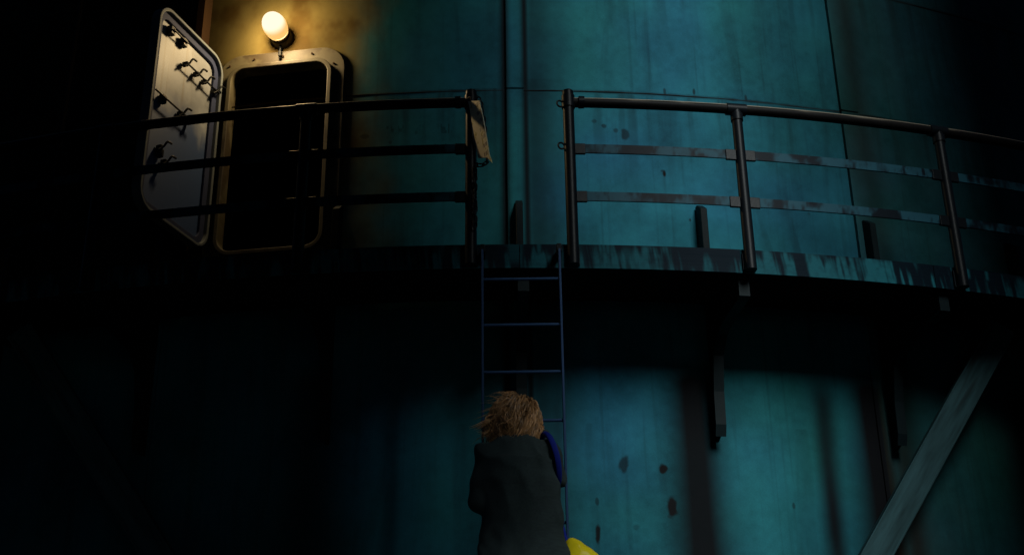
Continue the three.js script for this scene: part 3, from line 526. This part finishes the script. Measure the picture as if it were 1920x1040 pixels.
  for (let i = 0; i < 42; i++) { // locks and single strands blown out to the left
    const g = i % 3, y = headC[1] + [0.0, -0.035, -0.07][g] + mix(-0.012, 0.012, hr()), z = headC[2] + mix(0.03, 0.08, hr()), len = [0.15, 0.12, 0.1][g] * mix(0.6, 1.15, hr()), ph = g * 2.1 + 0.7 * hr(), pts = [];
    for (let k = 0; k <= 6; k++) { const u = k / 6; pts.push(new THREE.Vector3(-0.095 - len * u, y + 0.012 * Math.sin(ph + u * 4.5) - 0.02 * u, z + 0.02 * Math.sin(ph + u * 3))); }
    lock(null, pts, mix(0.0012, 0.005, hr()), mix(0.9, 2.0, hr()));
  }
  for (let i = 0; i < 90; i++) { // fine strays
    const a = hr() * 6.283, e = hr() * 1.9, d0 = new THREE.Vector3(Math.sin(e) * Math.sin(a), Math.cos(e), Math.abs(Math.sin(e) * Math.cos(a))), p0 = new THREE.Vector3(hc.x + d0.x * A3[0] * 1.05, hc.y + d0.y * A3[1] * 1.05, hc.z + d0.z * A3[2] * 1.05), len = mix(0.05, 0.12, hr()), ph = hr() * 6, pts = [];
    for (let k = 0; k <= 5; k++) { const u = k / 5; pts.push(new THREE.Vector3(p0.x + d0.x * len * 0.35 * u - 0.6 * len * u * u - 0.2 * len * u + 0.008 * Math.sin(ph + 5 * u), p0.y + d0.y * len * 0.5 * u - 0.35 * len * u * u + 0.008 * Math.cos(ph + 4 * u), p0.z + d0.z * len * 0.3 * u)); }
    lock(null, pts, mix(0.0007, 0.0016, hr()), mix(0.8, 1.6, hr()));
  }
  part('hair', geos, new THREE.MeshPhysicalMaterial({ vertexColors: true, roughness: 0.42, sheen: 0.3, sheenRoughness: 0.4, sheenColor: new THREE.Color(0.5, 0.3, 0.15) }), t, 'tousled light brown hair blown to one side');

  // bag on a blue strap at the right hip
  const bgp = thing('shoulder_bag', 'glossy yellow bag with a dark round stud at the climber\'s right hip', 'bag');
  bgp.position.copy(bodyBase).add(new THREE.Vector3(0.315, 0.145, -0.02));
  const loc = (x, y, z) => new THREE.Vector3(x - 0.315, y - 0.145, z + 0.02);
  const bag = (x, y, z) => { let d = ell(x, y, z, [0.0, 0.36, 0], [0.115, 0.21, 0.075]); d = smin(d, cap(x, y, z, [-0.015, 0.5, 0.01], [-0.03, 0.565, 0.0], 0.045, 0.028), 0.05); d = smin(d, ell(x, y, z, [0.07, 0.46, 0.0], [0.06, 0.06, 0.05]), 0.04); return d + 0.005 * Math.sin(x * 34 + y * 18) * Math.sin(y * 27) + 0.01 * (fbm(x * 16, y * 16, 2) - 0.5); };
  part('pouch', surfaceNet(bag, [-0.17, 0.1, -0.14], [0.17, 0.66, 0.14], 0.0075), mat(0.8, 0.64, 0.015, 0.3), bgp);
  for (const [x, y] of [[-0.005, 0.475], [0.02, 0.33], [-0.05, 0.4]]) part('stud', new THREE.SphereGeometry(0.02, 14, 8, 0, 6.284, 0, 1.57).scale(1, 0.4, 1.2).rotateX(1.25).translate(x, y, 0.0), mat(0.012, 0.008, 0.006, 0.4), bgp);
  { // seat the studs on the surface
    for (const m of bgp.children.filter((q) => q.name === 'stud')) { const g = m.geometry; g.computeBoundingBox(); const c = g.boundingBox.getCenter(new THREE.Vector3()); let z = 0.15; while (z > 0 && bag(c.x, c.y, z) > 0) z -= 0.001; g.translate(0, 0, z - c.z); }
  }
  const strap = new THREE.CatmullRomCurve3([loc(0.13, SH + 0.03, -0.1), loc(0.15, SH + 0.045, -0.02), loc(0.185, SH - 0.02, 0.075), loc(0.212, SH - 0.11, 0.082), loc(0.222, SH - 0.2, 0.04), loc(0.2, SH - 0.32, -0.12), loc(0.23, 0.85, -0.14), loc(0.26, 0.69, -0.05)]), sgeo = (() => { const g = new THREE.TubeGeometry(strap, 50, 0.016, 8); const p = g.attributes.position; for (let i = 0; i <= 50; i++) { const c = strap.getPointAt(i / 50); for (let j = 0; j <= 8; j++) { const k = i * 9 + j; p.setZ(k, c.z + (p.getZ(k) - c.z) * 0.35); } } g.computeVertexNormals(); return g; })();
  part('strap', sgeo, mat(0.012, 0.025, 0.26, 0.7), bgp, 'blue shoulder strap');
}

renderer.render(scene, camera);
